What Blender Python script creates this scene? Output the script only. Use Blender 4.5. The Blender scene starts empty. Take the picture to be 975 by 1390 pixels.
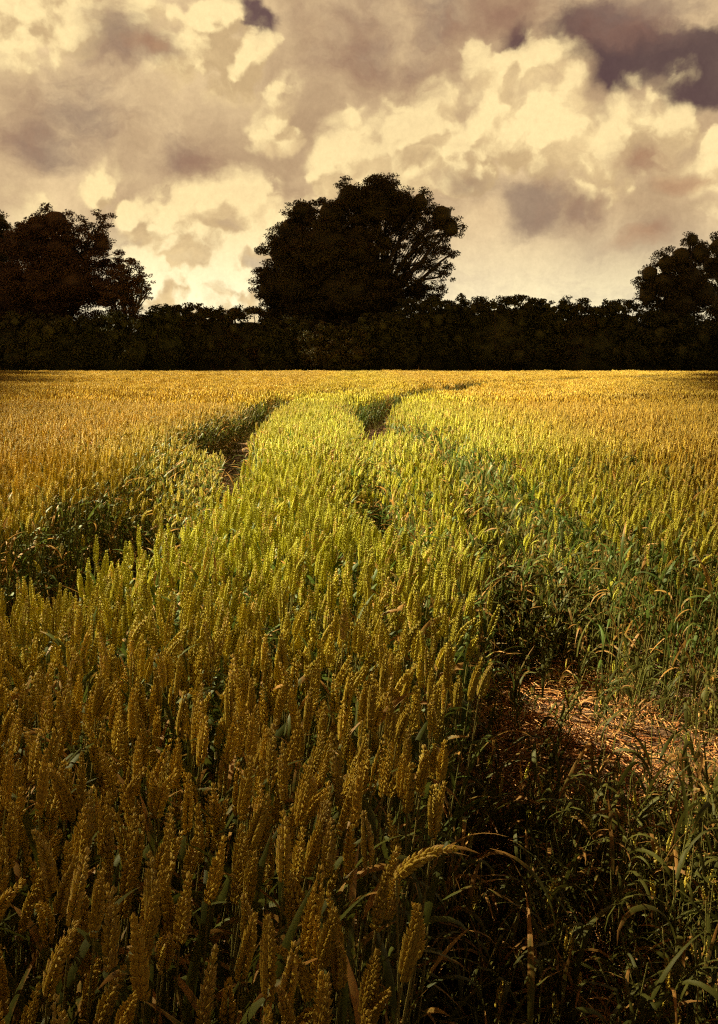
import bpy, math, random
import numpy as np
from mathutils import Vector, Matrix

R = math.radians
rng = np.random.default_rng(7)
random.seed(7)
S = bpy.context.scene
COL = S.collection

# ------------------------------------------------------------------ camera
CAM_Z = 1.33
FPX = 1240.0                      # focal length in photo pixels
PITCH = math.atan((650 - 494) / FPX)
cam_d = bpy.data.cameras.new('camera')
cam = bpy.data.objects.new('camera', cam_d); COL.objects.link(cam)
cam.location = (0, 0, CAM_Z)
cam.rotation_euler = (R(90) - PITCH, 0, 0)
cam_d.sensor_fit = 'VERTICAL'; cam_d.sensor_height = 36.0
cam_d.lens = 36.0 * FPX / 1390.0
cam_d.shift_y = -45.0 / 1390.0
cam_d.clip_start = 0.03; cam_d.clip_end = 6000
S.camera = cam

def ray(px, py):
    cx = (px - 487.5) / FPX; cy = (650 - py) / FPX
    c, s = math.cos(PITCH), math.sin(PITCH)
    return Vector((cx, c + cy * s, -s + cy * c))

def at(px, py, D):
    v = ray(px, py); v = v * (D / v.y)
    return Vector((v.x, v.y, v.z + CAM_Z))

# ------------------------------------------------------------------ helpers
def tag(o, label=None, cat=None, group=None, kind=None):
    if label: o['label'] = label
    if cat: o['category'] = cat
    if group: o['group'] = group
    if kind: o['kind'] = kind
    return o

def empty(name, loc):
    o = bpy.data.objects.new(name, None); COL.objects.link(o)
    o.location = loc; o.empty_display_size = 0.2
    return o

def link(name, me, parent=None):
    o = bpy.data.objects.new(name, me); COL.objects.link(o)
    if parent: o.parent = parent
    return o

class G:
    """geometry collector: verts, faces, material index, a float per vertex"""
    def __init__(s): s.v = []; s.f = []; s.m = []; s.a = []; s.n = 0
    def add(s, v, f, m=0, a=None):
        v = np.asarray(v, float); s.v.append(v)
        n = s.n
        s.f += [tuple(i + n for i in q) for q in f]
        s.m += [m] * len(f)
        s.a.append(np.zeros(len(v)) if a is None else np.broadcast_to(np.asarray(a, float), (len(v),)))
        s.n += len(v)
    def mesh(s, name, mats, smooth=True):
        me = bpy.data.meshes.new(name)
        v = np.concatenate(s.v)
        me.from_pydata(v.tolist(), [], s.f)
        me.polygons.foreach_set('material_index', s.m)
        if smooth: me.polygons.foreach_set('use_smooth', [True] * len(s.f))
        at_ = me.attributes.new('tone', 'FLOAT', 'POINT')
        at_.data.foreach_set('value', np.concatenate(s.a))
        for m in mats: me.materials.append(m)
        me.update()
        return me

def quads_mesh(name, P, mats, tone=None):
    """P: (n,4,3) loose quads"""
    n = len(P)
    me = bpy.data.meshes.new(name)
    me.vertices.add(4 * n); me.vertices.foreach_set('co', P.reshape(-1))
    me.loops.add(4 * n); me.loops.foreach_set('vertex_index', np.arange(4 * n, dtype=np.int32))
    me.polygons.add(n); me.polygons.foreach_set('loop_start', np.arange(0, 4 * n, 4, dtype=np.int32))
    a = me.attributes.new('tone', 'FLOAT', 'POINT')
    a.data.foreach_set('value', np.repeat(tone if tone is not None else rng.random(n), 4))
    for m in mats: me.materials.append(m)
    me.update(calc_edges=True); me.validate()
    return me

# ------------------------------------------------------------------ materials
class NT:
    def __init__(s, tree): s.t = tree; s.n = tree.nodes; s.l = tree.links
    def node(s, typ, **kw):
        x = s.n.new(typ)
        for k, v in kw.items(): setattr(x, k, v)
        return x
    def put(s, sock, val):
        if isinstance(val, bpy.types.NodeSocket): s.l.new(val, sock)
        elif val is not None: sock.default_value = val
    def m(s, op, a, b=None, c=None, clamp=False):
        x = s.node('ShaderNodeMath', operation=op, use_clamp=clamp)
        s.put(x.inputs[0], a)
        if b is not None: s.put(x.inputs[1], b)
        if c is not None: s.put(x.inputs[2], c)
        return x.outputs[0]
    def vm(s, op, a, b=None, out=0, scale=None):
        x = s.node('ShaderNodeVectorMath', operation=op)
        s.put(x.inputs[0], a)
        if b is not None: s.put(x.inputs[1], b)
        if scale is not None: s.put(x.inputs['Scale'], scale)
        return x.outputs[out]
    def mix(s, f, a, b):
        x = s.node('ShaderNodeMix', data_type='RGBA')
        s.put(x.inputs[0], f); s.put(x.inputs[6], a); s.put(x.inputs[7], b)
        return x.outputs[2]
    def noise(s, vec, scale, detail=4, rough=.55, dist=0, out=0, lac=2.0):
        x = s.node('ShaderNodeTexNoise')
        s.put(x.inputs['Vector'], vec); x.inputs['Scale'].default_value = scale
        x.inputs['Detail'].default_value = detail; x.inputs['Roughness'].default_value = rough
        x.inputs['Distortion'].default_value = dist; x.inputs['Lacunarity'].default_value = lac
        return x.outputs[out]
    def ss(s, v, a, b, lo=0., hi=1.):
        x = s.node('ShaderNodeMapRange', interpolation_type='SMOOTHSTEP')
        s.put(x.inputs[0], v); x.inputs[1].default_value = a; x.inputs[2].default_value = b
        x.inputs[3].default_value = lo; x.inputs[4].default_value = hi
        return x.outputs[0]

def c4(*c): return (c[0], c[1], c[2], 1.0)

def new_mat(name):
    m = bpy.data.materials.new(name); m.use_nodes = True
    m.node_tree.nodes.clear()
    return m, NT(m.node_tree)

def leafy(name, base, alt, dry, dry_at=None, transl=.3, rough=.6, spec=.3, pool_tint=None, var=.35, bump=None):
    """base/alt mixed by per-plant random and world noise; dry colour where 'tone' exceeds dry_at"""
    m, n = new_mat(name)
    geo = n.node('ShaderNodeNewGeometry'); info = n.node('ShaderNodeObjectInfo')
    tone = n.node('ShaderNodeAttribute', attribute_name='tone').outputs['Fac']
    rnd = info.outputs['Random']
    big = n.noise(geo.outputs['Position'], .55, 3)
    f = n.m('ADD', n.m('MULTIPLY', rnd, .6), n.m('MULTIPLY', n.ss(big, .3, .7), .4))
    colr = n.mix(f, c4(*base), c4(*alt))
    if pool_tint is not None:
        # central pool of light painted into the crop colour: greener, brighter between the wheelings
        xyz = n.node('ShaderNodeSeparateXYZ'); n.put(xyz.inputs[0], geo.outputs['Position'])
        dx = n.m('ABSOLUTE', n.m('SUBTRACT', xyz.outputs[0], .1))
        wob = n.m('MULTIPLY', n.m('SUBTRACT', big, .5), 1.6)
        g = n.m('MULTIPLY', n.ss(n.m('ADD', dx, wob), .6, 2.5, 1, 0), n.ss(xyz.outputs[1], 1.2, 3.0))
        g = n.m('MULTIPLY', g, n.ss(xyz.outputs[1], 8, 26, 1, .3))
        colr = n.mix(n.m('MULTIPLY', g, .75), colr, c4(*pool_tint))
    if dry_at is not None:
        dn = n.m('ADD', tone, n.m('MULTIPLY', n.m('SUBTRACT', rnd, .5), .9))
        dn = n.m('ADD', dn, n.m('MULTIPLY', n.m('SUBTRACT', n.noise(geo.outputs['Position'], 60, 2), .5), .5))
        colr = n.mix(n.ss(dn, dry_at - .12, dry_at + .12), colr, c4(*dry))
    h = n.node('ShaderNodeHueSaturation')
    n.put(h.inputs['Color'], colr)
    n.put(h.inputs['Value'], n.m('ADD', 1 - var / 2, n.m('MULTIPLY', n.m('FRACT', n.m('MULTIPLY', rnd, 17.3)), var)))
    colr = h.outputs[0]
    p = n.node('ShaderNodeBsdfPrincipled')
    n.put(p.inputs['Base Color'], colr); p.inputs['Roughness'].default_value = rough
    p.inputs['Specular IOR Level'].default_value = spec
    out = n.node('ShaderNodeOutputMaterial')
    if bump:
        b = n.node('ShaderNodeBump'); b.inputs['Strength'].default_value = .5; b.inputs['Distance'].default_value = .001
        n.put(b.inputs['Height'], n.noise(geo.outputs['Position'], bump, 2)); n.put(p.inputs['Normal'], b.outputs[0])
    if transl:
        t = n.node('ShaderNodeBsdfTranslucent'); n.put(t.inputs['Color'], colr)
        mx = n.node('ShaderNodeMixShader'); mx.inputs[0].default_value = transl
        n.l.new(p.outputs[0], mx.inputs[1]); n.l.new(t.outputs[0], mx.inputs[2]); n.l.new(mx.outputs[0], out.inputs[0])
    else: n.l.new(p.outputs[0], out.inputs[0])
    return m

M_EAR = leafy('wheat_ear', (.50, .31, .036), (.56, .40, .052), (.60, .42, .12), .95, .2, .5, .3, pool_tint=(.53, .56, .06), var=.5, bump=900)
M_STEM = leafy('wheat_stem', (.17, .17, .04), (.26, .20, .06), (.3, .2, .07), .9, .1, .5)
M_LEAF = leafy('wheat_leaf', (.07, .08, .013), (.11, .11, .018), (.42, .22, .06), .74, .35, .5, .2, pool_tint=(.09, .15, .03), var=.5)
M_WEED = leafy('weed_leaf', (.055, .06, .011), (.095, .085, .017), (.34, .17, .05), .70, .25, .55, .15, var=.5)
M_STRAW = leafy('dry_straw', (.40, .175, .055), (.50, .26, .10), (.27, .095, .03), .8, .1, .5, .4, var=.8)
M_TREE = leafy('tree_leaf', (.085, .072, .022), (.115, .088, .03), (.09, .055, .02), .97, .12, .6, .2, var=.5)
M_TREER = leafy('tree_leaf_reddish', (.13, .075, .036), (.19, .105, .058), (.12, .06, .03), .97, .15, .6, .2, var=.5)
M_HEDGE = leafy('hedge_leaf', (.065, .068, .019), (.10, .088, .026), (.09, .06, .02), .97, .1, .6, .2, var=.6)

def bark_mat():
    m, n = new_mat('bark')
    geo = n.node('ShaderNodeNewGeometry')
    v = n.vm('MULTIPLY', geo.outputs['Position'], (1, 1, .2))
    f = n.noise(v, 9, 5)
    p = n.node('ShaderNodeBsdfPrincipled')
    n.put(p.inputs['Base Color'], n.mix(n.ss(f, .35, .65), c4(.03, .02, .013), c4(.085, .06, .04)))
    p.inputs['Roughness'].default_value = .9
    b = n.node('ShaderNodeBump'); b.inputs['Strength'].default_value = .8; b.inputs['Distance'].default_value = .05
    n.put(b.inputs['Height'], f); n.put(p.inputs['Normal'], b.outputs[0])
    o = n.node('ShaderNodeOutputMaterial'); n.l.new(p.outputs[0], o.inputs[0])
    return m
M_BARK = bark_mat()

def soil_mat():
    m, n = new_mat('soil')
    geo = n.node('ShaderNodeNewGeometry')
    P = geo.outputs['Position']
    f = n.noise(P, 5, 8, .65); g = n.noise(P, 45, 6, .7)
    colr = n.mix(n.ss(f, .35, .65), c4(.075, .036, .018), c4(.17, .08, .036))
    colr = n.mix(n.ss(g, .45, .7), colr, c4(.24, .12, .055))
    p = n.node('ShaderNodeBsdfPrincipled'); n.put(p.inputs['Base Color'], colr)
    p.inputs['Roughness'].default_value = .95
    b = n.node('ShaderNodeBump'); b.inputs['Strength'].default_value = 1; b.inputs['Distance'].default_value = .025
    n.put(b.inputs['Height'], n.m('ADD', n.m('MULTIPLY', f, .5), n.m('MULTIPLY', g, .7)))
    n.put(p.inputs['Normal'], b.outputs[0])
    o = n.node('ShaderNodeOutputMaterial'); n.l.new(p.outputs[0], o.inputs[0])
    return m
M_SOIL = soil_mat()

# ------------------------------------------------------------------ sky
SUN_AZ, SUN_EL = R(-66), R(43)          # azimuth from the view direction, + = right
W = bpy.data.worlds.new('World'); S.world = W; W.use_nodes = True
W.cycles.sampling_method = 'MANUAL'; W.cycles.sample_map_resolution = 256
W.node_tree.nodes.clear()
n = NT(W.node_tree)
gen = n.node('ShaderNodeTexCoord').outputs['Generated']
D0 = n.vm('NORMALIZE', gen)

def blobs(p, lst):
    out = None
    for b in lst:
        x, y, r = b[:3]; w = b[3] if len(b) > 3 else 1.0
        d = ray(x, y).normalized()
        q = n.vm('SUBTRACT', p, tuple(d))
        if len(b) > 4: q = n.vm('MULTIPLY', q, (1, 1, b[4]))
        L = n.vm('LENGTH', q, out=1)
        v = n.m('MULTIPLY_ADD', L, -w * FPX / r, w)
        out = v if out is None else n.m('SMOOTH_MAX', out, v, .12)
    return out

CUM = [ # bright cumulus heads: x, y, radius, weight, vertical squeeze
    (275, 50, 62), (225, 75, 45), (325, 85, 48), (375, 130, 40, .8), (30, 20, 70, .8), (120, 10, 60, .7), (180,30,40,.7),
    (372, 160, 26), (362, 182, 30), (385, 190, 28),
    (325, 280, 62), (285, 290, 58), (350, 315, 62), (240, 325, 62), (190, 290, 45, .9), (140, 255, 34, .7), (60, 330, 50, .45), (310, 370, 95), (220, 380, 85), (275, 335, 70),
    (735, 100, 52), (775, 125, 38), (690, 90, 34), (650, 85, 36), (600, 130, 50, .8), (680, 150, 80), (740, 180, 80), (560, 190, 70), (490, 215, 60), (455, 240, 50), (620, 210, 70),
    (860, 165, 50, .7), (920, 165, 50, .6), (975, 220, 60, .6), (820, 210, 65, .8),
]
GAP = [(325, 12, 30, 1), (350, 30, 24, .9), (300, 2, 22, .9), (800, 45, 60, 1, 1.5), (870, 75, 75, 1.1, 2.0), (960, 80, 80, 1.2, 2.0), (710, 50, 32, .9), (840, 100, 45, 1, 1.6), (960, 115, 60, 1, 2)]
DARK = [(210, 75, 60, .9, 2.2), (150, 60, 60, .7), (720, 280, 85, 1, 1.6), (790, 290, 60, .8, 1.8), (640, 250, 60, .6), (870, 215, 60, .6, 1.6), (110, 150, 90, .6, 1.6), (480, 50, 90, .7), (560, 90, 60, .6), (260, 215, 60, .6, 1.6), (40, 210, 80, .7, 2.), (860, 10, 130, .8, 2.5), (700, 10, 120, .7, 2), (890, 320, 60, .6, 2.5), (600, 30, 80, .7)]

w1 = n.vm('SUBTRACT', n.noise(D0, 7, 4, .6, out=1), (.5, .5, .5))
w2 = n.vm('SUBTRACT', n.noise(D0, 26, 4, .62, out=1), (.5, .5, .5))
P1 = n.vm('ADD', D0, n.vm('SCALE', w1, scale=.07))
P1 = n.vm('ADD', P1, n.vm('SCALE', w2, scale=.026))

def vor(p, sc):
    x = n.node('ShaderNodeTexVoronoi', feature='F1')
    x.inputs['Detail'].default_value = 2; x.inputs['Roughness'].default_value = .55; x.inputs['Scale'].default_value = sc
    n.put(x.inputs['Vector'], p); return x.outputs[0]

def cum_f(p):
    b = blobs(p, CUM)
    bil = n.m('SUBTRACT', .80, vor(p, 19))
    fine = n.m('SUBTRACT', n.noise(p, 48, 6, .65), .5)
    return n.m('ADD', n.m('MULTIPLY_ADD', bil, .75, b), n.m('MULTIPLY', fine, .45))
f0 = cum_f(P1)
f1 = cum_f(n.vm('ADD', P1, (-.008, .0, .012)))
lit = n.ss(n.m('SUBTRACT', f0, f1), -.38, .38)
xyz = n.node('ShaderNodeSeparateXYZ'); n.put(xyz.inputs[0], D0)
el = xyz.outputs[2]
low = n.ss(el, .02, .17, 1, 0)          # paler towards the horizon

fb = n.noise(P1, 5.5, 6, .6)
fb2 = n.noise(n.vm('MULTIPLY', P1, (1, 1, 2.2)), 11, 7, .62)
# soft overcast behind
veil = n.mix(n.ss(fb, .32, .68), c4(.38, .25, .14), c4(.74, .54, .29))
veil = n.mix(n.m('MULTIPLY', n.ss(fb2, .4, .7), .5), veil, c4(.44, .30, .17))
veil = n.mix(n.m('MULTIPLY', low, .85), veil, n.mix(n.ss(fb2, .38, .6), c4(.70, .62, .42), c4(1.0, .88, .54)))
# sky in the gaps
nish = n.node('ShaderNodeTexSky', sky_type='NISHITA')
nish.sun_disc = False; nish.sun_elevation = SUN_EL; nish.sun_rotation = SUN_AZ
nish.air_density = 1.0; nish.dust_density = 2.5; nish.ozone_density = 2.0
gapc = n.vm('MULTIPLY', nish.outputs[0], (.027, .0092, .0092))
gb = n.m('ADD', blobs(P1, GAP), n.m('MULTIPLY', n.m('SUBTRACT', fb2, .5), 1.1))
# above the picture the cloud cover carries on
skyc = n.mix(n.m('MULTIPLY', n.ss(n.m('ADD', gb, n.m('MULTIPLY', n.m('SUBTRACT', fb, .5), .8)), -.10, .50), .88), veil, gapc)
# cumulus
cshade = n.mix(n.ss(fb2, .35, .65), c4(.50, .345, .175), c4(.70, .51, .255))
clit = n.mix(low, c4(.86, .66, .33), c4(1.05, .94, .60))
ccol = n.mix(n.ss(n.m('ADD', lit, n.m('MULTIPLY', n.m('SUBTRACT', n.noise(P1, 13, 7, .6), .5), 1.3)), .05, .85), cshade, clit)
cal = n.mix(n.ss(fb2, .38, .58), n.ss(f0, -.06, .22), n.ss(f0, -.3, .45))
skyc = n.mix(n.m('MULTIPLY', cal, n.ss(fb, .2, .5, .72, 1)), skyc, ccol)
# heavier, browner patches
db = n.m('ADD', blobs(P1, DARK), n.m('MULTIPLY', n.m('SUBTRACT', fb2, .5), 1.2))
skyc = n.mix(n.m('MULTIPLY', n.ss(db, 0, .75), .78), skyc, n.mix(n.ss(fb, .4, .6), c4(.24, .125, .085), c4(.20, .13, .10)))
RED = [(205, 75, 45, 1, 3), (930, 252, 42, 1, 2.5), (870, 325, 55, .9, 3), (870, 215, 40, .6, 2)]
rb = blobs(P1, RED)
skyc = n.mix(n.m('MULTIPLY', n.ss(n.m('ADD', rb, n.m('MULTIPLY', n.m('SUBTRACT', fb2, .5), 1.2)), -.1, .9), .5), skyc, c4(.38, .19, .10))
grain = n.noise(D0, 170, 3, .85)
skyc = n.vm('SCALE', skyc, scale=n.m('MULTIPLY_ADD', n.m('SUBTRACT', grain, .5), .28, 1.0))
# sky dimmed overhead and behind, out of view, to deepen the shade
yy = xyz.outputs[1]
over = n.m('MULTIPLY', n.ss(el, .36, .60, 1, .16), n.ss(yy, -.3, .55, .35, 1))
skyc = n.vm('SCALE', skyc, scale=over)
# below the horizon
skyc = n.mix(n.ss(el, -.02, 0), c4(.05, .04, .02), skyc)
bg = n.node('ShaderNodeBackground'); n.put(bg.inputs[0], skyc); bg.inputs[1].default_value = .252
wo = n.node('ShaderNodeOutputWorld'); n.l.new(bg.outputs[0], wo.inputs[0])

sd = bpy.data.lights.new('sun', 'SUN'); sd.energy = 5.0; sd.angle = R(.5); sd.color = (1.0, .88, .50)
so = bpy.data.objects.new('sun', sd); COL.objects.link(so)
SUNV = Vector((math.sin(SUN_AZ) * math.cos(SUN_EL), math.cos(SUN_AZ) * math.cos(SUN_EL), math.sin(SUN_EL)))
so.rotation_euler = SUNV.to_track_quat('Z', 'Y').to_euler(); so.location = (-30, 10, 40)

# ------------------------------------------------------------------ added unseen shade slab, left of the picture: its gap shapes the sunlit pool
def build_shade_cloud():
    H, T = 220.0, 8.0
    hole = [(.15, 1.25), (-.75, 2.1), (-1.75, 4), (-4.3, 12), (-9, 28), (-17, 52), (-26, 70), (-18, 73), (0, 74), (20, 73), (29, 70), (20, 52), (10, 28), (4.8, 12), (2.0, 4.2), (.9, 2.3)]
    r = np.random.default_rng(3)
    # resample and roughen the rim of the gap
    pts = []
    for i in range(len(hole)):
        a = np.array(hole[i], float); b = np.array(hole[(i + 1) % len(hole)], float)
        k = max(2, int(np.linalg.norm(b - a) / 1.5))
        for j in range(k): pts.append(a + (b - a) * j / k)
    pts = np.array(pts); nP = len(pts); cen = np.array([0, 34.])
    th = np.linspace(0, 6.283, nP, endpoint=False)
    dist = np.linalg.norm(pts - np.array([0, 0]), axis=1)
    pts = pts + r.normal(0, 1, (nP, 2)) * (.12 + .02 * dist)[:, None]
    rings = []; rad = [0, .04, .1, .2, .4, .7, 1.0]
    for q in rad:
        dirs = pts - cen; L = np.linalg.norm(dirs, axis=1)
        R_ = 250 * (1 + .12 * np.sin(5 * th) + .06 * np.sin(11 * th + 1))
        rings.append(cen + dirs / L[:, None] * (L + (R_ - L) * q)[:, None])
    sv = np.array(SUNV); vs = []; fs = []
    for lay in (0, 1):
        for i, rg in enumerate(rings):
            thick = T * (.15 + 1.6 * math.sin(math.pi * min(1, rad[i] * .9 + .04)))
            lump = r.uniform(.6, 1.3, nP)
            z = H + (thick * lump if lay else -.25 * thick * lump)
            P3 = np.concatenate([rg, np.zeros((nP, 1))], 1) + sv * (z / sv[2])[:, None]
            vs.append(P3)
    K = len(rings)
    def id_(lay, i, j): return (lay * K + i) * nP + j % nP
    for i in range(K - 1):
        for j in range(nP):
            fs.append((id_(1, i, j), id_(1, i, j + 1), id_(1, i + 1, j + 1), id_(1, i + 1, j)))
            fs.append((id_(0, i, j), id_(0, i + 1, j), id_(0, i + 1, j + 1), id_(0, i, j + 1)))
    for j in range(nP):
        fs.append((id_(0, 0, j), id_(0, 0, j + 1), id_(1, 0, j + 1), id_(1, 0, j)))
        fs.append((id_(0, K - 1, j), id_(1, K - 1, j), id_(1, K - 1, j + 1), id_(0, K - 1, j + 1)))
    m, q = new_mat('shade_cloud')
    p = q.node('ShaderNodeBsdfDiffuse'); p.inputs[0].default_value = c4(.8, .74, .62)
    o_ = q.node('ShaderNodeOutputMaterial'); q.l.new(p.outputs[0], o_.inputs[0])
    g = G(); g.add(np.concatenate(vs), fs)
    o = link('shade_cloud', g.mesh('shade_cloud', [m])); tag(o, 'added shade slab high above the field with a gap shaped for the pool of sun', 'shade_cloud', kind='structure')
build_shade_cloud()

# ------------------------------------------------------------------ ground
def build_ground():
    g = G()
    ys = np.concatenate([np.arange(-6, 12, .12), np.linspace(12, 120, 60), np.linspace(140, 2500, 14)])
    ys = np.concatenate([[-2500, -300, -40], ys])
    xs = np.concatenate([[-2500, -300, -90, -40, -15], np.arange(-6, 6, .12), [6, 15, 40, 90, 300, 2500]])
    X, Y = np.meshgrid(xs, ys)
    Z = .012 * np.sin(X * 5.1 + 1.3 * np.sin(Y * 2.3)) * np.sin(Y * 3.7 + X) + .006 * np.sin(X * 13) * np.sin(Y * 11 + X * 3)
    Z *= (np.abs(X) < 6) & (Y > -6) & (Y < 12)
    v = np.stack([X, Y, Z], -1).reshape(-1, 3)
    nx = len(xs)
    f = [(j * nx + i, j * nx + i + 1, (j + 1) * nx + i + 1, (j + 1) * nx + i) for j in range(len(ys) - 1) for i in range(nx - 1)]
    g.add(v, f)
    o = link('ground', g.mesh('ground', [M_SOIL])); tag(o, 'bare reddish brown soil under the wheat field', 'ground', kind='structure')
build_ground()

# wheelings: edges (x_left, x_right) by distance
RT = np.array([(-3, .0, 3.2), (.3, .03, 3.0), (1, .09, 2.6), (1.8, .19, 2.1), (2.4, .30, 1.65), (3, .38, 1.32), (3.6, .47, 1.08), (5.2, .56, .98), (7.9, .44, .90),
               (11, -.16, .44), (12.5, -.26, .45), (14.5, -.1, .66), (19, .5, 1.35), (24.6, 1.7, 3.2), (34, 5, 7.3), (46, 11.5, 15.8), (60, 23, 27)])
RT[:, 1:] -= np.interp(RT[:, 0], [0, 8, 14], [.075, .05, 0])[:, None]
LT = np.array([(-3, -3.2, -2.6), (1.5, -2.35, -1.52), (2.3, -1.88, -1.02), (3.5, -1.52, -.74), (5, -1.45, -.68), (7, -1.68, -.82), (9, -1.9, -1.02), (11.4, -1.85, -1.12), (14, -1.8, -1.2),
               (17.8, -1.5, -.95), (22, -.95, 0), (25, -.1, 1.25), (30, 2, 4.1), (38, 6.5, 9.8), (50, 16.5, 20)])
def track_depth(x, y):
    """> 0 inside a wheeling (metres from its nearer edge), < 0 outside"""
    x = np.asarray(x, float); y = np.asarray(y, float)
    d = np.full(x.shape, -9.)
    for T in (RT, LT):
        l = np.interp(y, T[:, 0], T[:, 1]); r = np.interp(y, T[:, 0], T[:, 2])
        k = np.minimum(x - l, r - x)
        k = np.where(y > T[-1, 0], -9, k)
        d = np.maximum(d, k)
    return d
def wav(x, y, s=1.):
    return (np.sin(x * 3.1 * s + 1.7 * np.sin(y * 2.2 * s)) + np.sin(y * 4.3 * s + 2 * np.sin(x * 1.9 * s + .5))) * .5

# ------------------------------------------------------------------ wheat plants
def frame(d):
    d = d / np.linalg.norm(d)
    a = np.array([0, 0, 1.]) if abs(d[2]) < .9 else np.array([1., 0, 0])
    u = np.cross(d, a); u /= np.linalg.norm(u)
    return d, u, np.cross(d, u)

def loft(g, base, direc, L, prof, sides, mat, tone, flat=1.0, flatdir=None, bend=None):
    d, u, w = frame(np.asarray(direc, float))
    if flatdir is not None:
        u = flatdir - d * np.dot(flatdir, d); u /= (np.linalg.norm(u) + 1e-9); w = np.cross(d, u)
    vs = []; fs = []; ts = []
    k = len(prof)
    for t, r in prof:
        c = base + d * L * t + (bend * t * t if bend is not None else 0)
        for j in range(sides):
            a = 2 * math.pi * j / sides
            vs.append(c + (u * math.cos(a) * r * flat + w * math.sin(a) * r)); ts.append(tone + .25 * t)
    for i in range(k - 1):
        for j in range(sides):
            fs.append((i * sides + j, i * sides + (j + 1) % sides, (i + 1) * sides + (j + 1) % sides, (i + 1) * sides + j))
    g.add(vs, fs, mat, ts)

def curve_pts(H, lean, nod, r):
    """ear axis from z=0 up; nod bends it over along +x"""
    pts = []; p = np.zeros(3); a = lean
    for i in range(31):
        pts.append(p.copy()); a += nod / 30
        p = p + np.array([math.sin(a), 0, math.cos(a)]) * (H / 30)
    return np.array(pts)

def make_ear(g, base, r, L=.088, lean=.05, nod=.15, lod=0, fat=1.0, tw=None):
    ax = curve_pts(L, lean, nod, r)
    tw = r.uniform(0, math.pi) if tw is None else tw
    nn = {0: 22, 1: 16, 2: 0}[lod]
    if lod == 2:
        vs = []; fs = []
        K = 5; rad = [.0025, .0068, .0078, .0062, .0008]
        for i in range(K):
            c = base + ax[int(30 * i / (K - 1))]
            for j in range(4):
                a = math.pi / 2 * j + i * .5; q = rad[i] * fat * r.uniform(.8, 1.25)
                vs.append(c + np.array([math.cos(a) * q, math.sin(a) * q, 0]))
        for i in range(K - 1):
            for j in range(4): fs.append((i * 4 + j, i * 4 + (j + 1) % 4, i * 4 + 4 + (j + 1) % 4, i * 4 + 4 + j))
        g.add(vs, fs, 0, .3); return
    for i in range(nn):
        t = (i + .5) / nn; k = min(29, int(t * 30))
        c = base + ax[k]; up = ax[k + 1] - ax[k]; up /= np.linalg.norm(up)
        tt = tw + t * .5
        side = np.array([math.cos(tt), math.sin(tt), 0.]); side -= up * np.dot(side, up); side /= np.linalg.norm(side)
        nrm = np.cross(up, side)
        s = side * (1 if i % 2 else -1)
        sz = fat * (.62 + .5 * math.sin(math.pi * min(1, t * 1.08 + .12)) ** .7) * r.uniform(.92, 1.08)
        if lod == 0:
            FL = [(s * .30 + up, s * .0020, .0118, .0027), (s * .42 + nrm * .42 + up, s * .0022 + nrm * .0018, .0112, .0025), (s * .42 - nrm * .42 + up, s * .0022 - nrm * .0018, .0112, .0025)]
            for dd, off, ln, rd in FL:
                dd = dd + r.normal(0, .06, 3)
                prof = [(0, rd * .35), (.22, rd * .95), (.48, rd * 1.05), (.74, rd * .62), (.90, rd * .28), (1.04, rd * .05)]
                loft(g, c + off * sz, dd, ln * sz, [(a, b * sz) for a, b in prof], 6, 0, r.uniform(0, .75), .85)
        else:
            dd = s * .45 + up + nrm * r.uniform(-.25, .25)
            rd = .0036 * sz
            loft(g, c + s * .0022, dd, .0125 * sz, [(0, rd * .4), (.35, rd * 1.1), (.72, rd * .7), (1.05, rd * .05)], 4, 0, r.uniform(0, .75), 1.25, nrm)
    # tip
    k = 30; c = base + ax[k]
    loft(g, c, ax[30] - ax[29], .006 * fat, [(0, .0026 * fat), (.5, .0022 * fat), (1, .0001)], 5, 0, .5)

def tube(g, pts, r0, r1, sides, mat, tone=.2):
    vs = []; fs = []
    n_ = len(pts)
    for i, p in enumerate(pts):
        d = pts[min(n_ - 1, i + 1)] - pts[max(0, i - 1)]
        d, u, w = frame(d); rr = r0 + (r1 - r0) * i / (n_ - 1)
        for j in range(sides):
            a = 2 * math.pi * j / sides; vs.append(p + u * math.cos(a) * rr + w * math.sin(a) * rr)
    for i in range(n_ - 1):
        for j in range(sides): fs.append((i * sides + j, i * sides + (j + 1) % sides, (i + 1) * sides + (j + 1) % sides, (i + 1) * sides + j))
    g.add(vs, fs, mat, tone)

def blade(g, base, az, L, wd, a0, bend, mat, r, seg=8, fold=.25, twist=0., dry=None, kink=None):
    """a grass blade: starts at angle a0 from vertical, bends over by `bend`"""
    out = np.array([math.cos(az), math.sin(az), 0.]); sd = np.array([-math.sin(az), math.cos(az), 0.])
    p = np.array(base, float); a = a0; vs = []; fs = []; ts = []
    t0 = r.uniform(-.1, .35) if dry is None else dry
    for i in range(seg + 1):
        t = i / seg
        w_ = wd * .5 * (min(1, .45 + t * 2.2)) * (1 - t ** 2.6) + .0003
        d = out * math.sin(a) + np.array([0, 0, 1.]) * math.cos(a)
        nm = np.cross(sd, d); tw = twist * t
        s2 = sd * math.cos(tw) + nm * math.sin(tw); n2 = nm * math.cos(tw) - sd * math.sin(tw)
        vs += [p - s2 * w_ + n2 * w_ * fold, p.copy(), p + s2 * w_ + n2 * w_ * fold]
        ts += [t0 + .55 * t ** 1.5 + .1, t0 + .55 * t ** 1.5, t0 + .55 * t ** 1.5 + .1]
        p = p + d * (L / seg)
        a += bend / seg * (1 + t * .8)
        if kink and abs(t - kink) < .5 / seg: a += 1.3
    for i in range(seg):
        b = i * 3; fs += [(b, b + 1, b + 4, b + 3), (b + 1, b + 2, b + 5, b + 4)]
    g.add(vs, fs, mat, ts)

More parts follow.
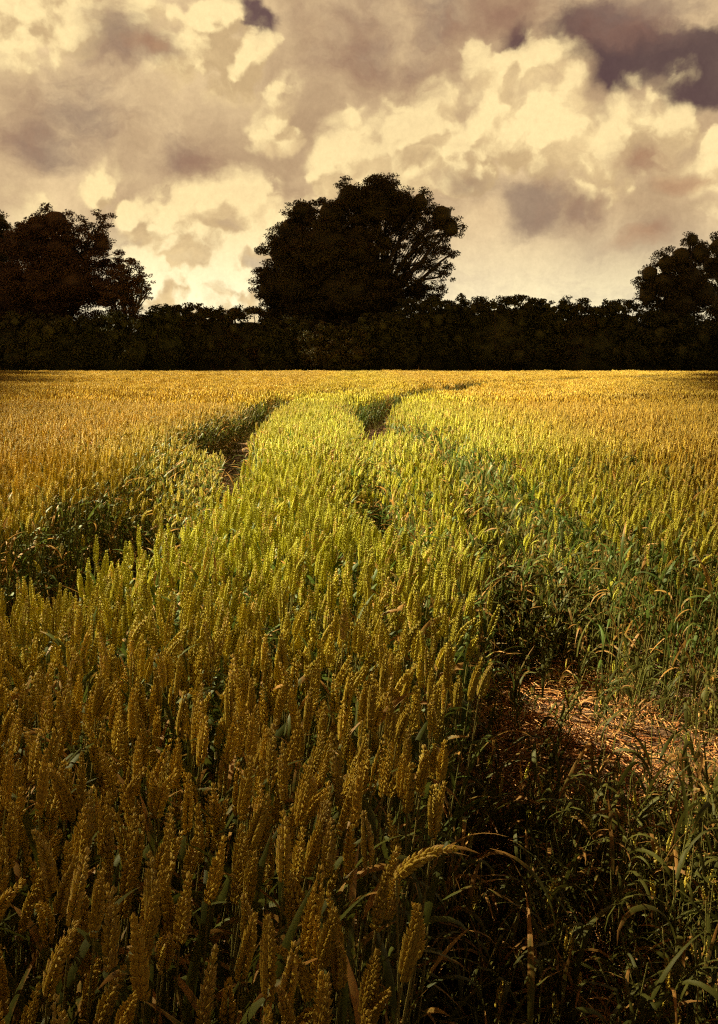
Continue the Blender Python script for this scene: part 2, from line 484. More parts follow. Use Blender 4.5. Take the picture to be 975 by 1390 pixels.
def stem_curve(H, r):
    a = r.uniform(0, 6.28); b = r.uniform(0, .02)
    return [np.array([math.cos(a) * b * math.sin(t * 3), math.sin(a) * b * math.sin(t * 3), H * t]) for t in np.linspace(0, 1, 6)]

def plant_parts(seed, lod, H=None, nod=None, lean=None):
    r = np.random.default_rng(seed)
    H = H or r.uniform(.62, .69)
    st = stem_curve(H, r); top = st[-1]
    ge, gs = G(), G(); leaves = []
    make_ear(ge, top, r, L=r.uniform(.070, .092), lean=r.uniform(0, .12) if lean is None else lean, nod=((abs(r.normal(0, .17)) if seed % 6 else r.uniform(.6, 1.1)) if nod is None else nod), lod=lod, fat=r.uniform(.88, 1.05))
    tube(gs, st, .0021, .0013, 5 if lod == 0 else 3, 0)
    seg = 9 if lod == 0 else 5 if lod == 1 else 3
    az = r.uniform(0, 6.28)
    spots = [(.30, .20, .011), (.50, .22, .012), (.74, .20, .013)] + ([(.90, .15, .012)] if r.random() < .55 else [])
    for fr, ln, wd in spots:
        az += math.pi + r.normal(0, .5)
        gl = G()
        up = r.random() < .5
        blade(gl, (top[0] * fr, top[1] * fr, H * fr), az, ln * r.uniform(.75, 1.2), wd * r.uniform(.8, 1.2), r.uniform(.15, .45), r.uniform(.2, 1.2) if up else r.uniform(1.4, 2.6), 0, r, seg, twist=r.normal(0, .8),
              dry=(r.uniform(.0, .35) + (.3 if fr < .4 else 0)), kink=(.5 if r.random() < .15 else None))
        leaves.append(gl)
    return ge, gs, leaves

def merge(parts):
    g = G()
    for q, mi in parts:
        for v, a in zip(q.v, q.a): pass
        v = np.concatenate(q.v); g.add(v, q.f, mi, np.concatenate(q.a))
    return g

PROTO = []
def proto(g, mats):
    o = bpy.data.objects.new('p%03d' % len(PROTO), g.mesh('wheat_plant', mats)); PROTO.append(o)
    return len(PROTO) - 1
WM = [M_EAR, M_STEM, M_LEAF]
HI = [proto(merge([(e, 0), (s, 1)] + [(l, 2) for l in ls]), WM) for e, s, ls in (plant_parts(100 + i, 0) for i in range(14))]
MID = [proto(merge([(e, 0), (s, 1)] + [(l, 2) for l in ls]), WM) for e, s, ls in (plant_parts(200 + i, 1) for i in range(10))]

def clump(seed, size, count, fat):
    r = np.random.default_rng(seed); g = G()
    for _ in range(count):
        x, y = r.uniform(-size / 2, size / 2, 2)
        H = r.uniform(.60, .70); b = np.array([x, y, H]); az = r.uniform(0, 6.28)
        ge = G(); make_ear(ge, b, r, lean=r.uniform(-.05, .3), nod=r.normal(0, .3), lod=2, fat=fat)
        g.add(np.concatenate(ge.v), ge.f, 0, np.concatenate(ge.a) + r.uniform(-.3, .5))
        for _k in range(2):
            gl = G(); blade(gl, (x, y, H * r.uniform(.25, .8)), r.uniform(0, 6.28), .24, .013 * fat, .2, r.uniform(.3, 2), 0, r, 3)
            g.add(np.concatenate(gl.v), gl.f, 2, np.concatenate(gl.a))
        gs = G(); tube(gs, [np.array([x, y, .05]), b], .0018 * fat, .0014 * fat, 3, 0); g.add(np.concatenate(gs.v), gs.f, 1, np.concatenate(gs.a))
    return g
CL1 = [proto(clump(300 + i, .28, 26, 1.1), WM) for i in range(8)]
CL2 = [proto(clump(320 + i, .8, 90, 1.5), WM) for i in range(6)]

def short_plant(seed):
    """a late, shaded tiller without a full ear: leaves and stems only"""
    r = np.random.default_rng(seed); g = G()
    for k in range(r.integers(3, 6)):
        H = r.uniform(.12, .42); x, y = r.normal(0, .02, 2); az = r.uniform(0, 6.28)
        tube(g, [np.array([x, y, 0]), np.array([x + r.normal(0, .03), y + r.normal(0, .03), H])], .002, .0012, 4, 1)
        for q in range(r.integers(2, 4)):
            az += 2.6 + r.normal(0, .4)
            blade(g, (x, y, H * (.35 + .3 * q)), az, r.uniform(.12, .26), r.uniform(.007, .014), r.uniform(.1, .5), r.uniform(.3, 2.6), 0, r, 8, twist=r.normal(0, 1.), kink=(.4 if r.random() < .25 else None))
        if r.random() < .12:
            ge = G(); make_ear(ge, np.array([x, y, H]), r, L=.06, lod=1, fat=.8); g.add(np.concatenate(ge.v), ge.f, 2, np.concatenate(ge.a))
    return g
WEED = [proto(short_plant(400 + i), [M_WEED, M_STEM, M_EAR]) for i in range(10)]
def low_weed(seed):
    r = np.random.default_rng(seed); g = G()
    for k in range(12):
        blade(g, (r.normal(0, .03), r.normal(0, .03), 0), r.uniform(0, 6.28), r.uniform(.08, .22), r.uniform(.004, .010), r.uniform(.1, .8), r.uniform(.4, 1.8), 0, r, 5, twist=r.normal(0, .6))
    return g
LOW = [proto(low_weed(420 + i), [M_WEED, M_STEM]) for i in range(6)]

pc = bpy.data.collections.new('prototypes')          # not linked to the scene: only a source of instances
for o in PROTO: pc.objects.link(o)

def scatter_group():
    t = bpy.data.node_groups.new('scatter', 'GeometryNodeTree')
    t.interface.new_socket('Geometry', in_out='INPUT', socket_type='NodeSocketGeometry')
    t.interface.new_socket('Geometry', in_out='OUTPUT', socket_type='NodeSocketGeometry')
    N = t.nodes; L = t.links
    gi = N.new('NodeGroupInput'); go = N.new('NodeGroupOutput')
    ip = N.new('GeometryNodeInstanceOnPoints'); ci = N.new('GeometryNodeCollectionInfo')
    ci.inputs['Collection'].default_value = pc
    ci.inputs['Separate Children'].default_value = True; ci.inputs['Reset Children'].default_value = True
    def attr(nm, ty):
        a = N.new('GeometryNodeInputNamedAttribute'); a.data_type = ty; a.inputs['Name'].default_value = nm; return a.outputs[0]
    L.new(gi.outputs[0], ip.inputs['Points']); L.new(ci.outputs[0], ip.inputs['Instance'])
    ip.inputs['Pick Instance'].default_value = True
    L.new(attr('idx', 'INT'), ip.inputs['Instance Index'])
    L.new(attr('rot', 'FLOAT_VECTOR'), ip.inputs['Rotation'])
    L.new(attr('scl', 'FLOAT_VECTOR'), ip.inputs['Scale'])
    L.new(ip.outputs[0], go.inputs[0])
    return t
SCAT = scatter_group()

def lean_yaw(lx, ly, yaw):
    """euler XYZ of Lean(lx towards +x, ly towards +y) * Rz(yaw), arrays"""
    lx, ly, yaw = map(lambda q: np.asarray(q, float), (lx, ly, yaw))
    ax = np.stack([-ly, lx, np.zeros_like(lx)], -1); th = np.linalg.norm(ax, axis=-1) + 1e-9; k = ax / th[:, None]
    c, s = np.cos(th), np.sin(th); C = 1 - c
    Rm = np.zeros((len(lx), 3, 3))
    kx, ky, kz = k.T
    Rm[:, 0, 0] = c + kx * kx * C; Rm[:, 0, 1] = kx * ky * C - kz * s; Rm[:, 0, 2] = kx * kz * C + ky * s
    Rm[:, 1, 0] = ky * kx * C + kz * s; Rm[:, 1, 1] = c + ky * ky * C; Rm[:, 1, 2] = ky * kz * C - kx * s
    Rm[:, 2, 0] = kz * kx * C - ky * s; Rm[:, 2, 1] = kz * ky * C + kx * s; Rm[:, 2, 2] = c + kz * kz * C
    Y = np.zeros_like(Rm); Y[:, 0, 0] = np.cos(yaw); Y[:, 0, 1] = -np.sin(yaw); Y[:, 1, 0] = np.sin(yaw); Y[:, 1, 1] = np.cos(yaw); Y[:, 2, 2] = 1
    Q = Rm @ Y
    return np.stack([np.arctan2(Q[:, 2, 1], Q[:, 2, 2]), np.arcsin(np.clip(-Q[:, 2, 0], -1, 1)), np.arctan2(Q[:, 1, 0], Q[:, 0, 0])], -1)

def scatter_object(name, P, idx, rot, scl):
    me = bpy.data.meshes.new(name)
    me.vertices.add(len(P)); me.vertices.foreach_set('co', np.asarray(P, np.float32).reshape(-1))
    for nm, ty, ar, key in (('idx', 'INT', idx.astype(np.int32), 'value'), ('rot', 'FLOAT_VECTOR', rot.astype(np.float32).reshape(-1), 'vector'), ('scl', 'FLOAT_VECTOR', scl.astype(np.float32).reshape(-1), 'vector')):
        a = me.attributes.new(nm, ty, 'POINT'); a.data.foreach_set(key, ar)
    o = link(name, me)
    md = o.modifiers.new('scatter', 'NODES'); md.node_group = SCAT
    return o

def grid(y0, y1, cell, half):
    """jittered points for y in [y0,y1), |x| < half(y)"""
    ys = np.arange(y0, y1, cell); out = []
    for y in ys:
        h = half(y); xs = np.arange(-h, h, cell)
        out.append(np.stack([xs, np.full(len(xs), y)], -1))
    P = np.concatenate(out); P += rng.uniform(-cell / 2, cell / 2, P.shape) * 1.0
    return P

def crop_height(x, y, d):
    """height factor: gentle waves over the field, shorter at the edges of the wheelings"""
    return 1 + .035 * wav(x, y, .45) - .10 * np.clip(1 + d / .16, 0, 1) * rng.random(len(x))

# near plants -----------------------------------------------------
A = grid(.22, 6.2, .043, lambda y: .46 * y + .7)
d = track_depth(A[:, 0] + .05 * wav(A[:, 1] * 2, A[:, 0] * 2, 2), A[:, 1])
keep = (d < 0) | ((d < .5) & (A[:, 0] > 0) & (A[:, 1] > 3.9) & (rng.random(len(A)) < .18)) | ((d > 0) & (A[:, 0] < 0) & (A[:, 1] > 5.0) & (A[:, 0] < np.interp(A[:, 1], LT[:, 0], LT.mean(1) * 0 + (LT[:, 1] * .35 + LT[:, 2] * .65))) & (rng.random(len(A)) < .55)) | ((d < .10) & (rng.random(len(A)) < .12) & ((A[:, 1] > 2.6) | (A[:, 0] < 0)))
keep &= ~((d > -.04) & (A[:, 1] < 1.5))
right = (A[:, 0] > 0) & (A[:, 0] > np.interp(A[:, 1], RT[:, 0], RT[:, 2]) - .05)
keep &= ~(right & (rng.random(len(A)) < .25))
def groove(x, y):
    """the crushed line where the right wheeling crosses the strip, 0..1"""
    c = np.interp(y, [3, 3.6, 4.3, 5.5, 7, 9, 11], [.32, .19, .09, .05, .03, .04, .08])
    st = np.interp(y, [2.9, 3.4, 4.7, 6, 9, 11, 12], [0, 1, 1, .72, .66, .9, 0])
    w = np.interp(y, [3.4, 4.2, 5.2, 7, 11], [.16, .24, .19, .15, .14])
    return st * np.exp(-((x - c) / w) ** 2)
notch = groove(A[:, 0], A[:, 1])
keep &= ~(notch > .45 + .4 * rng.random(len(A)))
keep &= np.hypot(A[:, 0], A[:, 1]) > .42
A = A[keep]; d = d[keep]; right = right[keep]; notch = notch[keep]
nA = len(A)
hA = crop_height(A[:, 0], A[:, 1], d) * rng.normal(1, .035, nA) * np.where(d > .02, rng.uniform(.62, .85, nA), np.where(right, rng.uniform(.85, 1.02, nA), 1)) * np.where((d > 0) & (A[:, 0] < 0), 1.08 - .55 * np.clip(d, 0, .6), 1) * (1 - .42 * notch)
rotA = lean_yaw(rng.normal(.10, .05, nA), rng.normal(.0, .05, nA), rng.uniform(0, 6.28, nA))
idxA = rng.choice(HI, nA)
# the 300 nearest in the frame become wheat stalks of their own
top = np.stack([A[:, 0] + .07, A[:, 1], hA * .72 - CAM_Z], -1)
c, s = math.cos(PITCH), math.sin(PITCH)
zc = top[:, 1] * c - top[:, 2] * s; yc = top[:, 1] * s + top[:, 2] * c
px = 487.5 + FPX * top[:, 0] / zc; py = 650 - FPX * yc / zc
inv = (px > -15) & (px < 990) & (py > 560) & (py < 1440)
order = np.argsort(np.where(inv, zc, 99))[:299]
solo = np.zeros(nA, bool); solo[order] = True

SOLO_PARTS = []
for i in range(14):
    e, s_, ls = plant_parts(100 + i, 0)
    SOLO_PARTS.append((e.mesh('ear', [M_EAR]), s_.mesh('stem', [M_STEM]), [l.mesh('leaf', [M_LEAF]) for l in ls]))
def build_stalk(parts):
    root = empty('wheat_stalk', (0, 0, 0))
    link('ear', parts[0], root); link('stem', parts[1], root)
    for l in parts[2]: link('leaf', l, root)
    return root
def copy_tree(o, parent=None):
    q = o.copy(); COL.objects.link(q); q.parent = parent
    for ch in o.children: copy_tree(ch, q)
    return q
first = {}
def zone(x, y):
    if x < np.interp(y, LT[:, 0], LT[:, 1]): return 'golden wheat stalk beyond the left wheel track in the foreground crop'
    if x > np.interp(y, RT[:, 0], RT[:, 1]): return 'golden wheat stalk beside the bare right wheel track'
    return 'upright golden wheat stalk in the dark foreground strip'
for j in order:
    k = int(idxA[j]) - HI[0]
    if k not in first: first[k] = o = build_stalk(SOLO_PARTS[k])
    else: o = copy_tree(first[k])
    o.location = (A[j, 0], A[j, 1], 0); o.rotation_euler = tuple(rotA[j]); o.scale = (1, 1, hA[j])
    o.scale = (1, 1, float(hA[j]))
    lb = zone(A[j, 0], A[j, 1])
    tag(o, lb, 'wheat stalk', 'wheat stalks: ' + lb)
# the single pale drooping ear at the edge of the dark wheeling
def droop():
    t = at(612, 1160, 1.02)
    r = np.random.default_rng(5)
    H = t.z - .03
    ge, gs, ls = plant_parts(5, 0, H=H, nod=1.0, lean=.55)
    root = empty('wheat_stalk', (t.x - .065, t.y, 0))
    link('ear', ge.mesh('ear', [M_EAR]), root); link('stem', gs.mesh('stem', [M_STEM]), root)
    for l in ls: link('leaf', l.mesh('leaf', [M_LEAF]), root)
    tag(root, 'single wheat stalk with its pale ear drooping over the dark wheel track', 'wheat stalk')
droop()

PP = [A[~solo]]; II = [idxA[~solo]]; RR = [rotA[~solo]]
wA = rng.uniform(.82, 1.18, nA)
SS = [np.stack([wA[~solo], wA[~solo], hA[~solo]], -1)]
# middle plants
B = grid(6.2, 14, .048, lambda y: .46 * y + 1.4)
d = track_depth(B[:, 0] + .05 * wav(B[:, 1] * 2, B[:, 0] * 2, 2), B[:, 1])
lfth = (d > 0) & (B[:, 0] < np.interp(B[:, 1], LT[:, 0], LT[:, 1] * .4 + LT[:, 2] * .6)) & (B[:, 1] < 9)
keep = (d < 0) | ((d < .08) & (rng.random(len(B)) < .25)) | (lfth & (rng.random(len(B)) < .5)); B = B[keep]; d = d[keep]; nB = len(B)
gB = groove(B[:, 0], B[:, 1]); PP.append(B); II.append(rng.choice(MID, nB)); RR.append(lean_yaw(rng.normal(.09, .055, nB), rng.normal(.0, .055, nB), rng.uniform(0, 6.28, nB)))
SS.append(np.stack([np.full(nB, 1.15), np.full(nB, 1.15), crop_height(B[:, 0], B[:, 1], d) * rng.normal(1, .035, nB) * np.where(d > 0, .95 - .7 * np.clip(d, 0, .5), 1) * (1 - .38 * gB)], -1))
# far clumps
for y0, y1, cell, C_, hl in ((14, 46, .25, CL1, 2.0), (46, 75, .6, CL2, 6.0)):
    Q = grid(y0, y1, cell, lambda y: .46 * y + hl)
    d = track_depth(Q[:, 0], Q[:, 1]); Q = Q[d < -.02]; d = d[d < -.02]; nQ = len(Q)
    PP.append(Q); II.append(rng.choice(C_, nQ)); RR.append(lean_yaw(rng.normal(.07, .06, nQ), rng.normal(0, .06, nQ), rng.uniform(0, 6.28, nQ)))
    SS.append(np.stack([np.ones(nQ), np.ones(nQ), (1 + .05 * wav(Q[:, 0], Q[:, 1], .3) + .05 * wav(Q[:, 0] + 7, Q[:, 1] * 2, .09)) * rng.normal(1, .03, nQ)], -1))
P = np.concatenate(PP); P = np.concatenate([P, np.zeros((len(P), 1))], -1)
print('wheat instances', len(P), 'near', nA)
o = scatter_object('wheat_crop', P, np.concatenate(II), np.concatenate(RR), np.concatenate(SS))
tag(o, 'dense ripening wheat crop covering the whole field', 'wheat', kind='stuff')

# growth in the wheelings
def growth():
    Ps, Is, Ss = [], [], []
    q = rng.uniform((-3, .5), (3.2, 12), (26000, 2))
    d = track_depth(q[:, 0], q[:, 1]); x, y = q.T
    isr = x > -.1
    bare = isr & (((y > 2.4) & (y < 3.75) & (x > .30)) )
    front = isr & (y <= 2.4)
    dens = np.where(isr, np.where(front, .80, np.where(bare, .16, .50)), np.where(y < 5, .05, .14))
    edge = np.exp(-np.clip(d, 0, 9) / .07)
    dens = np.clip(dens + edge * .35, 0, 1)
    dens = np.where(y > 7, dens * .5, dens)
    k = (d > -.12) & (rng.random(len(q)) < dens) & (np.hypot(x, y) > .75)
    q = q[k]; x, y = q.T; d = d[k]; isr = x > -.1
    sc = np.where(isr & (y < 2.45), rng.uniform(.55, .98, len(q)), rng.uniform(.4, .95, len(q)))
    sc = np.where(isr & (y > 3.75) & (y < 7), rng.uniform(.7, 1.25, len(q)), sc)
    sc = np.where(~isr, sc * .6, sc)
    Ps.append(q); Is.append(rng.choice(WEED, len(q))); Ss.append(sc)
    q = rng.uniform((-3, .5), (3.2, 10), (14000, 2)); d = track_depth(*q.T); k = (d > -.1) & (rng.random(len(q)) < .45); q = q[k]
    q = q[~((q[:, 0] > .30) & (q[:, 1] > 2.2) & (q[:, 1] < 3.9) & (rng.random(len(q)) < .85))]
    Ps.append(q); Is.append(rng.choice(LOW, len(q))); Ss.append(rng.uniform(.5, 1.1, len(q)))
    q = rng.uniform((-42, 74.5), (42, 77.5), (2600, 2))          # rough grass at the foot of the hedge
    Ps.append(q); Is.append(rng.choice(LOW, len(q))); Ss.append(rng.uniform(2.5, 6.5, len(q)))
    P = np.concatenate(Ps); n_ = len(P); sc = np.concatenate(Ss)
    P = np.concatenate([P, np.zeros((n_, 1))], -1)
    o = scatter_object('weeds', P, np.concatenate(Is), lean_yaw(rng.normal(.08, .15, n_), rng.normal(0, .15, n_), rng.uniform(0, 6.28, n_)), np.stack([sc, sc, sc], -1))
    tag(o, 'low green weeds and stunted wheat growing in the wheel tracks', 'weeds', kind='stuff')
    print('weeds', n_)
growth()

def straw():
    r = np.random.default_rng(31); g = G()
    k = 0
    while k < 8000:
        x = r.uniform(-2.2, 2.6); y = r.uniform(.6, 7.5)
        dd = float(track_depth(np.array([x]), np.array([y]))[0])
        if dd < -.1: continue
        if x < 0 and r.random() < .6: continue
        k += 1
        L = r.uniform(.05, .20) if r.random() < .8 else r.uniform(.2, .38); az = r.uniform(0, 6.28); w = r.uniform(.0010, .0032)
        z = r.uniform(.008, .05); p = np.array([x, y, z]); dz = r.normal(0, .12); tone = r.uniform(-.2, .9)
        vs = []; fs = []; sg = 4; cv = r.normal(0, .25)
        for i in range(sg + 1):
            dr = np.array([math.cos(az), math.sin(az), dz]); sd = np.array([-math.sin(az), math.cos(az), 0]) * w
            ww = 1 if i < sg else .3
            vs += [p - sd * ww, p + np.array([0, 0, w * .9]), p + sd * ww]
            p = p + dr * L / sg; p[2] = max(.008, p[2]); az += cv; dz -= .08
        for i in range(sg): b = 3 * i; fs += [(b, b + 1, b + 4, b + 3), (b + 1, b + 2, b + 5, b + 4), (b, b + 3, b + 5, b + 2)]
        g.add(vs, fs, 0, tone)
    o = link('straw_litter', g.mesh('straw_litter', [M_STRAW]))
    tag(o, 'reddish dry straw and dead leaves lying on the soil', 'straw', kind='stuff')
straw()

# ------------------------------------------------------------------ trees
def limb(g, a, b, r0, r1, r, sides=7, seg=6, sag=.12):
    a = np.array(a, float); b = np.array(b, float); L = np.linalg.norm(b - a)
    off = r.normal(0, sag * L * .35, 3); pts = []
    for i in range(seg + 1):
        t = i / seg; p = a + (b - a) * t + off * math.sin(math.pi * t) + r.normal(0, L * .012, 3) * (0 < i < seg)
        p[2] += L * .10 * math.sin(math.pi * t)
        pts.append(p)
    tube(g, pts, r0, r1, sides, 0)
    return pts

def ico(c, rad, r, sub=2, wob=.18):
    import bmesh
    bm = bmesh.new(); bmesh.ops.create_icosphere(bm, subdivisions=sub, radius=1)
    v = np.array([list(x.co) for x in bm.verts]); f = [tuple(x.index for x in q.verts) for q in bm.faces]; bm.free()
    ph = r.uniform(0, 6, 3)
    k = 1 + wob * (np.sin(v[:, 0] * 4 + ph[0]) * np.sin(v[:, 1] * 4 + ph[1]) + np.sin(v[:, 2] * 5 + ph[2])) * .5
    return v * k[:, None] * np.asarray(rad) + np.asarray(c), f

def foliage_tree(name, label, lobes, base, D, mat, seed, group=None, leaf=.24, dens=1.0, trunk_r=.55, cat='tree', depth=1.0, fork=.35, trunk=True, inner=None):
    """lobes: (px, py, radius_px, fill, depth_offset_m) in the photo's pixels at distance D; fill 0..1"""
    r = np.random.default_rng(seed)
    root = empty(name, base); bx = np.array(base, float)
    mpp = D / FPX
    leaves = []; tones = []
    wood = G(); core = G()
    cen = []
    for L_ in lobes:
        x, y, rp, fill = L_[:4]; dy = L_[4] if len(L_) > 4 else 0
        w_ = at(x, y, D + dy); cen.append((np.array(w_) - bx, rp * mpp, fill))
    zt = max(c_[0][2] for c_ in cen)
    if trunk:
        fz = zt * fork
        limb(wood, (0, 0, -.1), (r.normal(0, .3), 0, fz), trunk_r, trunk_r * .75, r, 10, 6, .03)
        if not fork > .8: pass
    else: fz = .4
    for c_, rad, fill in cen:
        st = (r.normal(0, .15), r.normal(0, .15), fz * r.uniform(.7, 1.0))
        pts = limb(wood, st, c_, trunk_r * .42 if trunk else .07, .07 if trunk else .03, r, 7, 7)
        nc = max(6, int(52 * fill ** 1.3 * (rad / 2.0) ** 1.9 * dens))
        for _ in range(nc):
            u = r.normal(0, 1, 3); u /= np.linalg.norm(u)
            rr = rad * (r.uniform(.0, 1) ** (.28)) * .97
            cc = c_ + u * rr * np.array([1, depth, .9])
            cr = r.uniform(.30, .62) * min(1.25, .45 + rad * .28)
            if trunk and r.random() < .65:
                s0 = pts[r.integers(3, len(pts))]; limb(wood, s0, cc, .05, .015, r, 4, 4, .2)
            nl = int(r.uniform(75, 130) * (cr / .5) ** 2 * (.24 / leaf) ** 1.6)
            p = r.normal(0, 1, (nl, 3)); p /= np.linalg.norm(p, axis=1)[:, None]
            p = p * (r.random((nl, 1)) ** .45) * cr * np.array([1.25, 1.25, .72]) + cc
            leaves.append(p); tones.append(np.full(nl, r.random()) * .6 + r.random(nl) * .4)
        if fill > .75 and (not trunk or rp >= 28):
            v, f = ico(c_, np.array([rad * .60, rad * .58, rad * .60]) * (1 if trunk else .8), r); core.add(v, f, 0, .3)
    if inner:
        hx, ty = inner; zc_ = at(0, ty, D).z
        v, f = ico((0, .6, zc_ * .47), np.array([hx * mpp, 1.3, zc_ * .50]), r, 3, .08); core.add(v, f, 0, .3)
    p = np.concatenate(leaves); n_ = len(p)
    k = p[:, 2] + bx[2] > .15; p = p[k]; n_ = len(p); tn = np.concatenate(tones)[k]
    u = r.normal(0, 1, (n_, 3)); u /= np.linalg.norm(u, axis=1)[:, None]
    w = np.cross(u, r.normal(0, 1, (n_, 3))); w /= np.linalg.norm(w, axis=1)[:, None]
    sz = leaf * r.uniform(.55, 1.15, (n_, 1))
    Q = np.stack([p - u * sz * .5, p + w * sz * .28, p + u * sz * .5, p - w * sz * .28], 1)
    me = quads_mesh('crown', Q, [mat], tn)
    cr_o = link('crown', me, root)
    if core.n:
        # the dense inner growth is part of the same crown mesh
        import bmesh
        bm = bmesh.new(); bm.from_mesh(me); cm = core.mesh('tmp', [mat]); bm.from_mesh(cm); bm.to_mesh(me); bm.free(); bpy.data.meshes.remove(cm)
    link('trunk', wood.mesh('trunk', [M_BARK]), root)
    tag(root, label, cat, group)
    return n_

TD = 88.0
def gb(px, D=TD): 
    v = at(px, 500, D); return (v.x, v.y, 0)
total = 0
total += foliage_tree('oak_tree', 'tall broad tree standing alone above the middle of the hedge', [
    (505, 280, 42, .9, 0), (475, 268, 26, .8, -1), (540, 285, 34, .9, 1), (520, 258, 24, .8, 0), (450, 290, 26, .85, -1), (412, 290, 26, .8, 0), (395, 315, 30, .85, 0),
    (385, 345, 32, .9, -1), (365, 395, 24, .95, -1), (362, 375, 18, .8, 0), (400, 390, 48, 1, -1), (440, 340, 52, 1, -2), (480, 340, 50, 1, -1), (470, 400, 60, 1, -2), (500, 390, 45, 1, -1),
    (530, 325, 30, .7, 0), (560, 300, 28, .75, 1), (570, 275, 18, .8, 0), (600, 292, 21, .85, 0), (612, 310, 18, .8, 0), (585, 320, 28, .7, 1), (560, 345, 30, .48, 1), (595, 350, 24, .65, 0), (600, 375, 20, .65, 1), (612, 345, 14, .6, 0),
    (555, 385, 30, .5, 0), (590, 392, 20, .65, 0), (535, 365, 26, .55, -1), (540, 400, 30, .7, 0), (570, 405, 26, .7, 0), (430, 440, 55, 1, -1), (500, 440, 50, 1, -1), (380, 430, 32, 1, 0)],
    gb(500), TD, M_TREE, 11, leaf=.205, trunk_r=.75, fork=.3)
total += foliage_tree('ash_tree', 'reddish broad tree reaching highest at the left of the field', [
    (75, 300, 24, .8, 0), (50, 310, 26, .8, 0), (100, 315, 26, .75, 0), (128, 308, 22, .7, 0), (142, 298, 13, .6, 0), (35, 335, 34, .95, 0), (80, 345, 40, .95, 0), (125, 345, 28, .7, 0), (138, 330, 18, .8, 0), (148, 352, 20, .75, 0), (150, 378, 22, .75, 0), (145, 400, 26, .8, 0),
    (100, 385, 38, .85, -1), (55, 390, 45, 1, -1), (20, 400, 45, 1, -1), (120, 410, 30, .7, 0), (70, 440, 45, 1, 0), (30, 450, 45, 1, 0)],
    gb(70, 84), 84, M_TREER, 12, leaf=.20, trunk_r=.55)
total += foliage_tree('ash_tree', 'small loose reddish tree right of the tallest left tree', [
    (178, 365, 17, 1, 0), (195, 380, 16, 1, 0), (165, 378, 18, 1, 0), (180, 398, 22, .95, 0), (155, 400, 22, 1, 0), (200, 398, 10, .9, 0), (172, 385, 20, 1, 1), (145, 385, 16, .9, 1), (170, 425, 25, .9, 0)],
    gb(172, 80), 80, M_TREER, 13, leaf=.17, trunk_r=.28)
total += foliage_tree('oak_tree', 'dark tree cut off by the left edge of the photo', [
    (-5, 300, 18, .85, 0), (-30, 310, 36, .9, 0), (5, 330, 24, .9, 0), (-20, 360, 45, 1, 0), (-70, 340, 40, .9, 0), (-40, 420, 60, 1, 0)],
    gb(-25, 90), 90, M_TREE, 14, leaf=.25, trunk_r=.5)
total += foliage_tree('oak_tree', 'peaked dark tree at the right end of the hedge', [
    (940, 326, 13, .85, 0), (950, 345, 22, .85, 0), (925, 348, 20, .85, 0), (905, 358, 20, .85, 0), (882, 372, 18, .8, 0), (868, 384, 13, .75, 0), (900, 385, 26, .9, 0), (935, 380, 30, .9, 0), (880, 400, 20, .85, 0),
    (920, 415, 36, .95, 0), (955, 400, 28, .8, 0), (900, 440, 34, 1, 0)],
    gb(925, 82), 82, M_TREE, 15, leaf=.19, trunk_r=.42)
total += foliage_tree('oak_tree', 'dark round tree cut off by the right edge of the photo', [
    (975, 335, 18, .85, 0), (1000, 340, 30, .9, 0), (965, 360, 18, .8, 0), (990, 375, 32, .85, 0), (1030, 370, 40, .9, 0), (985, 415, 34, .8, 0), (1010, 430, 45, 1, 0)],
    gb(995, 90), 90, M_TREE, 16, leaf=.21, trunk_r=.5)

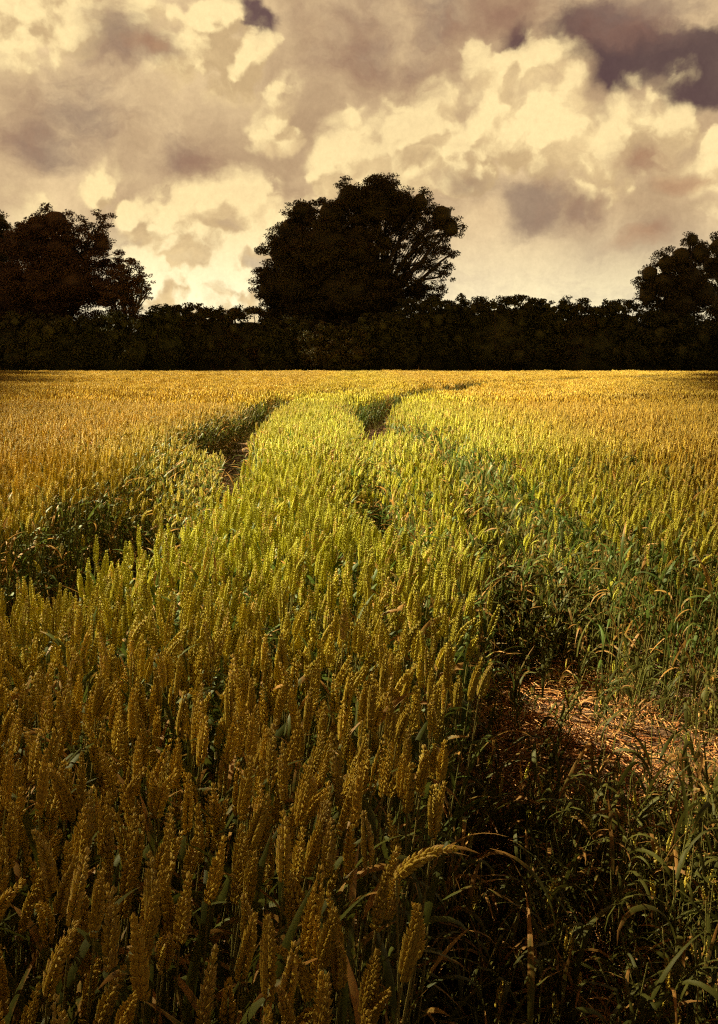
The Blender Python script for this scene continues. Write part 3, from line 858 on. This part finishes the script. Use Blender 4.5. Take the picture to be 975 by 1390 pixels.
# hedge: bushes side by side, each a thing; (centre px, half width px, top py, distance)
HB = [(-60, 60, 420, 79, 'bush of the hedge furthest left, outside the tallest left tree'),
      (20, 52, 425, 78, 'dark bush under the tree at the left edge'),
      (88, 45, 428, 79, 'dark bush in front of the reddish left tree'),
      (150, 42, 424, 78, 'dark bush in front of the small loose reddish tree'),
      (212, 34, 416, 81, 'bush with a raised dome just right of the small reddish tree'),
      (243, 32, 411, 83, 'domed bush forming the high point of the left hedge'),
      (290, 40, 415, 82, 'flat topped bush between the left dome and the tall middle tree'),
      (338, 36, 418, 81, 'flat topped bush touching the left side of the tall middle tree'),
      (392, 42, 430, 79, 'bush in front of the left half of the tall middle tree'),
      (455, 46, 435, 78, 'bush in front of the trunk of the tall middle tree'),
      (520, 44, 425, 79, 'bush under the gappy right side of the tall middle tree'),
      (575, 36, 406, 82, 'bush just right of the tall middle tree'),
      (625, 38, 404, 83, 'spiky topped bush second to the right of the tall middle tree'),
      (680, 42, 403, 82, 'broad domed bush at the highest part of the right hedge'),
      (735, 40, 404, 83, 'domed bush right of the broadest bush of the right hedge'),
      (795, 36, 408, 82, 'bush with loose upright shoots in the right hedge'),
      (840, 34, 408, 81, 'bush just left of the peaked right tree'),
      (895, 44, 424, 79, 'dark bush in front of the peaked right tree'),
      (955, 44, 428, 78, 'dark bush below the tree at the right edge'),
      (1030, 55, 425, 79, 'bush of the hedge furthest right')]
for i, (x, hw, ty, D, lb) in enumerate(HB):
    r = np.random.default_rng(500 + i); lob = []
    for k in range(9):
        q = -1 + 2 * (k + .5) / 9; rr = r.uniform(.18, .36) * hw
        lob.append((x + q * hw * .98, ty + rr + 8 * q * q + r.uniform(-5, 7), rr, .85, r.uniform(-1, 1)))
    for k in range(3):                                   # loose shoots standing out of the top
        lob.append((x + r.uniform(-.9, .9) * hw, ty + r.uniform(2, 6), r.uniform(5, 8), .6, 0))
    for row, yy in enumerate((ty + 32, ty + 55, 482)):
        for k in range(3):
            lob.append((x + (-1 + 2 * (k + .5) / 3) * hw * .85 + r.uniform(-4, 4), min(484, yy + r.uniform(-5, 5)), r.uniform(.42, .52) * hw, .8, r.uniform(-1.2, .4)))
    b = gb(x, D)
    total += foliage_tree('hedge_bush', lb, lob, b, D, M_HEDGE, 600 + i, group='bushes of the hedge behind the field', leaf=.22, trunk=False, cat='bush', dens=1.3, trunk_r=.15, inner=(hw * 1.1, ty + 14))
print('leaves', total)

# ------------------------------------------------------------------ render look
S.view_settings.view_transform = 'Standard'; S.view_settings.look = 'None'
S.view_settings.exposure = 2.3; S.view_settings.gamma = 1; S.view_settings.use_curve_mapping = False
S.cycles.max_bounces = 5; S.cycles.diffuse_bounces = 3; S.cycles.transmission_bounces = 3; S.cycles.glossy_bounces = 2
S.cycles.use_denoising = False; S.cycles.filter_width = 1.25
